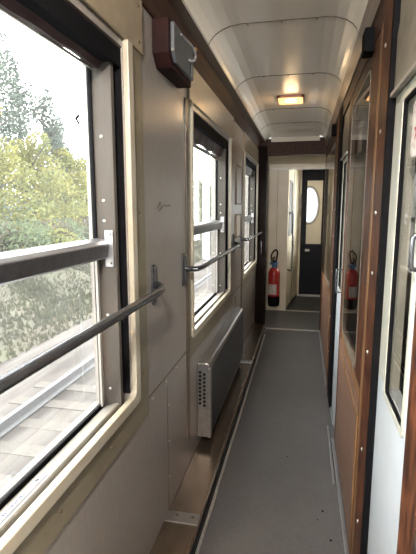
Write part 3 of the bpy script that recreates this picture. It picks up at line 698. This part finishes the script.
# slanting side wall with windowed door
ang = math.atan2(0.155, 1.20)
Ls = math.hypot(0.155, 1.20)
def skew(bm):
    bm.transform(Matrix.Translation((-0.225, 6.62, 0)) @ Matrix.Rotation(-ang, 4, 'Z')); return bm
r = struct_empty('door_5', (-0.19, 6.9, -1.55))
bm = B(); box(bm, -0.03, 0, 0, 0.09, -1.55, 0.62); box(bm, -0.03, 0, 0.38, Ls, -1.55, 0.62); box(bm, -0.03, 0, 0.09, 0.38, -1.55, -0.42); box(bm, -0.03, 0, 0.09, 0.38, 0.38, 0.62)
obj('leaf', skew(bm), M['vest'], r)
bm = B(); box(bm, -0.018, -0.012, 0.085, 0.385, -0.425, 0.385); obj('pane', skew(bm), M['frost'], r)
bm = B(); ring_x(bm, rrect(0.075, 0.395, -0.435, 0.395, 0.04), rrect(0.10, 0.37, -0.41, 0.37, 0.03), -0.002, 0.010); obj('pane_frame', skew(bm), M['alu_dull'], r)
bm = B(); tube(bm, smooth_path([(0.004, 0.06, -0.10), (0.045, 0.10, -0.08), (0.055, 0.13, -0.16), (0.055, 0.13, -0.86), (0.045, 0.10, -0.95), (0.004, 0.06, -0.93)], 5), 0.012, 10); obj('grab_bar', skew(bm), M['alu_dark'], r, smooth=True)
bm = B(); box(bm, 0.0, 0.02, 0.44, 0.50, -0.62, -0.46); obj('lock_case', skew(bm), M['alu_dark'], r, bevel=0.003)
bm = B(); box(bm, 0.0, 0.006, 0.50, 0.515, -1.55, 0.60); obj('edge_seam', skew(bm), M['seam'], r)
struct('trim_24', skew(box(B(), 0.0, 0.008, 0.0, Ls, -1.55, -1.51)), M['alu_dark'])
# end wall with black door, cream upper panel and oval window
YD = 7.80
bm = B(); box(bm, -0.72, -0.045, YD, YD + 0.06, -1.55, 0.745); box(bm, 0.375, 0.40, YD, YD + 0.06, -1.55, 0.745)
struct('wall_end', bm, M['vest'])
r = struct_empty('door_6', (0.16, YD, -1.55))
cx, cz, ra, rb = 0.090, 0.03, 0.145, 0.30
N = 40
def xz_ring(bm, outer, inner, y0, y1):
    n = len(outer)
    L = [[bm.verts.new((x, y, z)) for x, z in lp] for y in (y0, y1) for lp in (outer, inner)]
    for k in range(n):
        j = (k + 1) % n
        bm.faces.new((L[0][k], L[0][j], L[1][j], L[1][k])); bm.faces.new((L[2][k], L[3][k], L[3][j], L[2][j]))
        bm.faces.new((L[0][k], L[2][k], L[2][j], L[0][j])); bm.faces.new((L[1][k], L[1][j], L[3][j], L[3][k]))
    return bm
def ell(a, b): return [(cx + a * math.cos(2 * math.pi * (k + 0.5) / N), cz + b * math.sin(2 * math.pi * (k + 0.5) / N)) for k in range(N)]
def rect_loop(x0, x1, z0, z1, cut=0.0):
    out = []
    for k in range(N):
        a = 2 * math.pi * (k + 0.5) / N; dx, dz = math.cos(a), math.sin(a)
        tx = ((x1 - cx) if dx > 0 else (x0 - cx)) / dx; tz = ((z1 - cz) if dz > 0 else (z0 - cz)) / dz
        t_ = min(tx, tz); out.append((cx + dx * t_, cz + dz * t_))
    for qx, qz in ((x0, z0), (x0, z1), (x1, z0), (x1, z1)):
        k = min(range(N), key=lambda i: (out[i][0] - qx) ** 2 + (out[i][1] - qz) ** 2); out[k] = (qx, qz)
    return out
bm = B(); xz_ring(bm, rect_loop(-0.045, 0.375, -0.66, 0.745), ell(ra + 0.02, rb + 0.02), YD + 0.01, YD + 0.05); box(bm, -0.045, 0.375, YD + 0.01, YD + 0.05, -1.55, -0.66)
obj('leaf', bm, M['black'], r)
bm = B(); xz_ring(bm, rect_loop(-0.09, 0.30, -0.63, 0.44), ell(ra + 0.004, rb + 0.004), YD - 0.004, YD + 0.012); obj('upper_panel', bm, M['vest'], r)
bm = B(); xz_ring(bm, ell(ra + 0.03, rb + 0.03), ell(ra - 0.006, rb - 0.006), YD - 0.016, YD + 0.02); obj('oval_frame', bm, M['cream'], r, bevel=0.003)
bm = B(); o_ = ell(ra + 0.01, rb + 0.01); a_ = [bm.verts.new((x, YD + 0.022, z)) for x, z in o_]; b_ = [bm.verts.new((x, YD + 0.028, z)) for x, z in o_]
bm.faces.new(a_); bm.faces.new(b_[::-1])
for i in range(N): bm.faces.new((a_[i], a_[(i + 1) % N], b_[(i + 1) % N], b_[i]))
obj('oval_pane', bm, M['frost'], r)
obj('black_cover', bx(-0.045, 0.046, YD - 0.035, YD - 0.017, -0.66, 0.745), M['black'], r)
obj('latch_plate', bx(0.04, 0.12, YD - 0.002, YD + 0.012, -0.76, -0.72), M['alu_dull'], r, bevel=0.002)
obj('kick_strip', bx(-0.045, 0.36, YD - 0.01, YD + 0.01, -1.55, -1.52), M['alu_dull'], r)

# ---------------------------------------------------------------- fire extinguisher
ec = (-0.395, 6.42, -1.36)
t = thing('fire_extinguisher', (ec[0], ec[1], -1.44), 'red fire extinguisher with black hose against the cream wall beyond the doorway', 'fire extinguisher')
bm = B(); lathe(bm, [(0.03, 0), (0.078, 0.0), (0.085, 0.02), (0.085, 0.40), (0.078, 0.44), (0.055, 0.475), (0.03, 0.49)], ec, 32); obj('cylinder', bm, M['red'], t, smooth=True)
bm = B(); lathe(bm, [(0.07, -0.08), (0.080, -0.075), (0.0875, -0.02), (0.0875, 0.07), (0.084, 0.072)], ec, 32); obj('base_skirt', bm, M['gasket'], t, smooth=True)
bm = B()
for k in range(10):
    a0 = math.radians(-150 + k * 9); a1 = math.radians(-150 + (k + 1) * 9); q = []
    for rr in (0.0855, 0.0870):
        for a in (a0, a1):
            for z in (0.10, 0.25): q.append(bm.verts.new((ec[0] + rr * math.cos(a), ec[1] + rr * math.sin(a), ec[2] + z)))
    for f in ((0, 1, 3, 2), (4, 6, 7, 5), (0, 4, 5, 1), (2, 3, 7, 6), (0, 2, 6, 4), (1, 5, 7, 3)): bm.faces.new([q[i] for i in f])
obj('label_band', bm, M['label'], t)
bm = B(); lathe(bm, [(0.028, 0.485), (0.034, 0.49), (0.034, 0.53), (0.06, 0.535), (0.06, 0.56), (0.02, 0.575)], ec, 20); obj('valve_head', bm, M['blue'], t, smooth=False)
bm = B(); tube(bm, [(ec[0] - 0.01, ec[1], ec[2] + 0.57), (ec[0] - 0.02, ec[1] - 0.03, ec[2] + 0.63), (ec[0] + 0.01, ec[1] - 0.08, ec[2] + 0.65)], 0.009, 8); tube(bm, [(ec[0], ec[1], ec[2] + 0.55), (ec[0] + 0.01, ec[1] - 0.09, ec[2] + 0.60)], 0.008, 8); obj('lever', bm, M['gasket'], t)
bm = B(); tube(bm, smooth_path([(ec[0] - 0.03, ec[1] - 0.01, ec[2] + 0.55), (ec[0] - 0.045, ec[1] - 0.02, ec[2] + 0.66), (ec[0] - 0.02, ec[1] - 0.02, ec[2] + 0.72), (ec[0] + 0.02, ec[1] - 0.02, ec[2] + 0.75), (ec[0] + 0.045, ec[1] - 0.02, ec[2] + 0.71), (ec[0] + 0.03, ec[1] - 0.02, ec[2] + 0.62), (ec[0] + 0.02, ec[1] - 0.01, ec[2] + 0.55)], 6), 0.010, 8); obj('hose', bm, M['gasket'], t, smooth=True)
obj('wall_bracket', bx(ec[0] - 0.05, ec[0] + 0.05, ec[1] + 0.07, 6.60, ec[2] + 0.28, ec[2] + 0.36), M['alu_dark'], t)

# ---------------------------------------------------------------- outside: ballast, rail, bank, scrub, trees
GZ = -2.95
bm = B(); n = 90; rows = []
prof = [(-1.6, GZ - 0.15), (-2.6, GZ), (-4.6, GZ), (-5.8, GZ - 0.12), (-6.6, GZ + 0.15), (-9.0, GZ + 0.9), (-12, GZ + 1.6), (-18, GZ + 2.0), (-60, GZ + 2.5)]
def ground(cols, m, name, lab, cat):
    bm = B(); rows = []
    ysr = [-30 + i * 1.2 for i in range(160)]
    for y in ysr:
        rows.append([bm.verts.new((x, y, z + (random.uniform(-0.06, 0.06) if 0 < j < len(cols) - 1 else 0) * (2.0 if x < -6 else 0.3))) for j, (x, z) in enumerate(cols)])
    for i in range(len(rows) - 1):
        for j in range(len(cols) - 1): bm.faces.new((rows[i][j], rows[i][j + 1], rows[i + 1][j + 1], rows[i + 1][j]))
    o = struct(name, bm, m)
    return o
ground(prof[:4], M['gravel'], 'ground_ballast', '', '')
ground(prof[3:], M['grass'], 'ground_bank', '', '')
def rail_track(x, lab):
    bm = B(); z = GZ + 0.02
    prism_y(bm, [(x - 0.07, z), (x + 0.07, z), (x + 0.07, z + 0.015), (x + 0.012, z + 0.03), (x + 0.012, z + 0.12), (x + 0.036, z + 0.13), (x + 0.036, z + 0.165), (x - 0.036, z + 0.165), (x - 0.036, z + 0.13), (x - 0.012, z + 0.12), (x - 0.012, z + 0.03), (x - 0.07, z + 0.015)], -20, 120)
    tag(base(obj('track_rail', bm, M['steel_rail'])), lab, 'rail', 'rails of the neighbouring track')
rail_track(-2.35, 'steel rail of the neighbouring track, nearer the train')
rail_track(-3.78, 'steel rail of the neighbouring track, farther from the train below the window')
bm = B()
for i in range(60): box(bm, -4.3, -1.85, -5 + i * 0.62, -5 + i * 0.62 + 0.24, GZ - 0.05, GZ + 0.006)
o = tag(base(obj('track_sleepers', bm, M['leaf_brown'] if False else mat('weathered_sleeper', (0.085, 0.078, 0.07), 0.9))), 'weathered sleepers lying in the gravel of the neighbouring track', 'sleepers'); o['kind'] = 'stuff'

def blob_leaves(bm, c, rx, ry, rz, n, s):
    for _ in range(n):
        while True:
            p = Vector((random.uniform(-1, 1), random.uniform(-1, 1), random.uniform(-1, 1)))
            if 0.25 < p.length < 1: break
        q = Vector((c[0] + p.x * rx, c[1] + p.y * ry, c[2] + p.z * rz))
        a = Vector((random.gauss(0, 1), random.gauss(0, 1), random.gauss(0, 1))).normalized(); b = a.orthogonal().normalized(); d_ = a.cross(b)
        k = s * random.uniform(0.6, 1.3)
        v = [bm.verts.new(q + b * k), bm.verts.new(q + d_ * k * 0.6), bm.verts.new(q - b * k), bm.verts.new(q - d_ * k * 0.6)]
        bm.faces.new(v)
def tree(x, y, zb, h, wdt, m, lab, nl=1500, s=0.11, group='trees beyond the railway'):
    t = thing('tree', (x, y, zb), lab, 'tree', group)
    bm = B(); tube(bm, [(x, y, zb - 0.2), (x + 0.1, y, zb + h * 0.4), (x + random.uniform(-.2, .2), y, zb + h * 0.96)], [0.12, 0.08, 0.015], 8)
    for k in range(9):
        a = random.uniform(0, 6.28); z0 = zb + h * random.uniform(0.25, 0.8); L = wdt * random.uniform(0.5, 1.0)
        tube(bm, [(x, y, z0), (x + L * math.cos(a) * .5, y + L * math.sin(a) * .5, z0 + L * .3), (x + L * math.cos(a), y + L * math.sin(a), z0 + L * .5)], [0.04, 0.025, 0.008], 6)
    obj('trunk', bm, M['bark'], t)
    bm = B(); nb = 12
    for k in range(nb):
        f = k / (nb - 1); zz = zb + h * (0.12 + 0.82 * f); ww = wdt * (1.0 - 0.75 * f) + 0.15
        a = random.uniform(0, 6.28); rr = ww * 0.5
        blob_leaves(bm, (x + rr * math.cos(a), y + rr * math.sin(a), zz), ww * 0.75, ww * 0.75, h * 0.10 + 0.1, int(nl / nb * (1.3 - 0.6 * f)), s)
    obj('crown', bm, m, t)
    return t
TREES = [  # x/y slope, distance x, treetop slope z/y, width, leaf kind, label
    (-0.92, -13, 0.50, 2.4, 'leaf_grey', 'thin grey-green tree at the left edge of the near window'),
    (-0.80, -12, 0.27, 2.2, 'leaf_yellow', 'yellow-leaved tree at the left of the near window'),
    (-0.755, -15, 0.46, 1.9, 'leaf_grey', 'tallest slim grey-green tree rising against the white sky'),
    (-0.69, -15, 0.36, 1.7, 'leaf_grey', 'second tall slim grey-green tree, right of the tallest one'),
    (-0.66, -12, 0.17, 2.3, 'leaf_yellow', 'broad yellow tree low in the middle of the near window'),
    (-0.62, -14, 0.27, 1.4, 'leaf_grey', 'slim grey-green tree right of the middle of the near window'),
    (-0.59, -15, 0.20, 1.3, 'leaf_grey', 'small grey-green tree between slim tree and window edge'),
    (-0.565, -13, 0.13, 2.2, 'leaf_yellow', 'yellow-green tree toward the right of the near window'),
    (-0.52, -14, 0.11, 2.4, 'leaf_green', 'pale green tree beside the right edge of the near window'),
    (-0.45, -14, 0.10, 2.6, 'leaf_grey', 'grey-green tree hidden behind the first window jamb'),
    (-0.38, -14, 0.09, 2.6, 'leaf_green', 'pale green tree seen far off along the line'),
    (-0.245, -12, 0.055, 3.6, 'leaf_green', 'large pale green tree seen through the left of the second window'),
    (-0.215, -12, 0.045, 3.6, 'leaf_grey', 'large grey-green tree seen through the right of the second window'),
    (-0.13, -9, 0.03, 4.0, 'leaf_green', 'distant green tree seen through the third window'),
]
for sx, x, zt, wd, m, lab in TREES:
    y = x / sx; zb = GZ + (1.6 + (-12 - x) / 6 * 0.4 if x <= -12 else 0.9); top = zt * y
    far = y > 35
    tree(x, y, zb, top - zb, wd, M[m], lab, 7500 if not far else 2500, 0.075 if not far else 0.24)
BUSH = [(-0.86, -10.0, 1.5, 'leaf_brown', 'brown-grey scrub bush at the left edge under the yellow trees'), (-0.76, -9.6, 1.6, 'leaf_green', 'green scrub bush left of centre on the bank'),
        (-0.70, -9.6, 1.5, 'leaf_yellow', 'yellow scrub bush on the bank just above the window rail'), (-0.64, -9.8, 1.4, 'leaf_brown', 'brown-grey scrub bush in the middle of the bank'), (-0.58, -9.8, 1.5, 'leaf_green', 'green scrub bush right of centre on the bank'),
        (-0.53, -10, 1.6, 'leaf_brown', 'brown-grey scrub bush by the right edge of the near window'), (-0.47, -10, 1.8, 'leaf_green', 'green bush farther along the bank'), (-0.28, -9, 2.0, 'leaf_green', 'green bush low in the left of the second window'), (-0.21, -9, 2.2, 'leaf_green', 'green bush low in the right of the second window')]
for sx, x, hh, m, lab in BUSH:
    y = x / sx; zb = GZ + 1.0
    t = thing('bush', (x, y, zb), lab, 'bush', 'scrub on the railway bank')
    bm = B()
    for k in range(6): tube(bm, [(x, y, zb - .1), (x + random.uniform(-.7, .7), y + random.uniform(-.8, .8), zb + hh * .8)], [0.03, 0.008], 6)
    obj('stems', bm, M['bark'], t)
    bm = B()
    for k in range(6): blob_leaves(bm, (x + random.uniform(-.7, .7), y + random.uniform(-1.2, 1.2), zb + hh * random.uniform(.35, .65)), 1.0, 1.1, hh * 0.45, 800, 0.07)
    obj('foliage', bm, M[m], t)
# grass tufts on the bank
bm = B()
for _ in range(16000):
    x = random.uniform(-9.5, -5.7); y = random.uniform(6, 40)
    if x > -6.6: zg = GZ - 0.12 + (-5.8 - x) / 0.8 * 0.27
    else: zg = GZ + 0.15 + (-6.6 - x) / 2.4 * 0.75
    a = random.uniform(0, 6.28); hh = random.uniform(0.05, 0.16); wd = random.uniform(0.03, 0.07)
    v = [bm.verts.new((x - wd * math.cos(a), y - wd * math.sin(a), zg - 0.05)), bm.verts.new((x + wd * math.cos(a), y + wd * math.sin(a), zg - 0.05)), bm.verts.new((x + random.uniform(-.1, .1), y + random.uniform(-.1, .1), zg + hh))]
    bm.faces.new(v)
g = obj('grass_tufts', bm, leaf('dry_grass_blades', (0.070, 0.076, 0.045), (0.050, 0.050, 0.036)))
tag(g, 'rough grass and dry weeds on the bank outside the near window', 'grass', kind='stuff')
# catenary mast seen through the second window
t = thing('catenary_mast', (-5.4, 24.5, GZ), 'pale blue-grey catenary mast beside the track seen through the second window', 'mast')
bm = B(); tube(bm, [(-5.4, 24.5, GZ), (-5.4, 24.5, 5.0)], [0.22, 0.16], 10); obj('pole', bm, mat('pale_mast_paint', (0.5, 0.56, 0.62), 0.6), t)
bm = B(); tube(bm, [(-5.4, 24.5, 4.0), (-2.9, 24.5, 4.4)], 0.05, 8); tube(bm, [(-5.4, 24.5, 4.9), (-2.9, 24.5, 4.4)], 0.03, 8); obj('bracket_arm', bm, M['alu_dark'], t)

# ---------------------------------------------------------------- lift everything so the floor is at z = 0
for o in list(bpy.data.objects):
    if o.parent is None: o.location.z += H
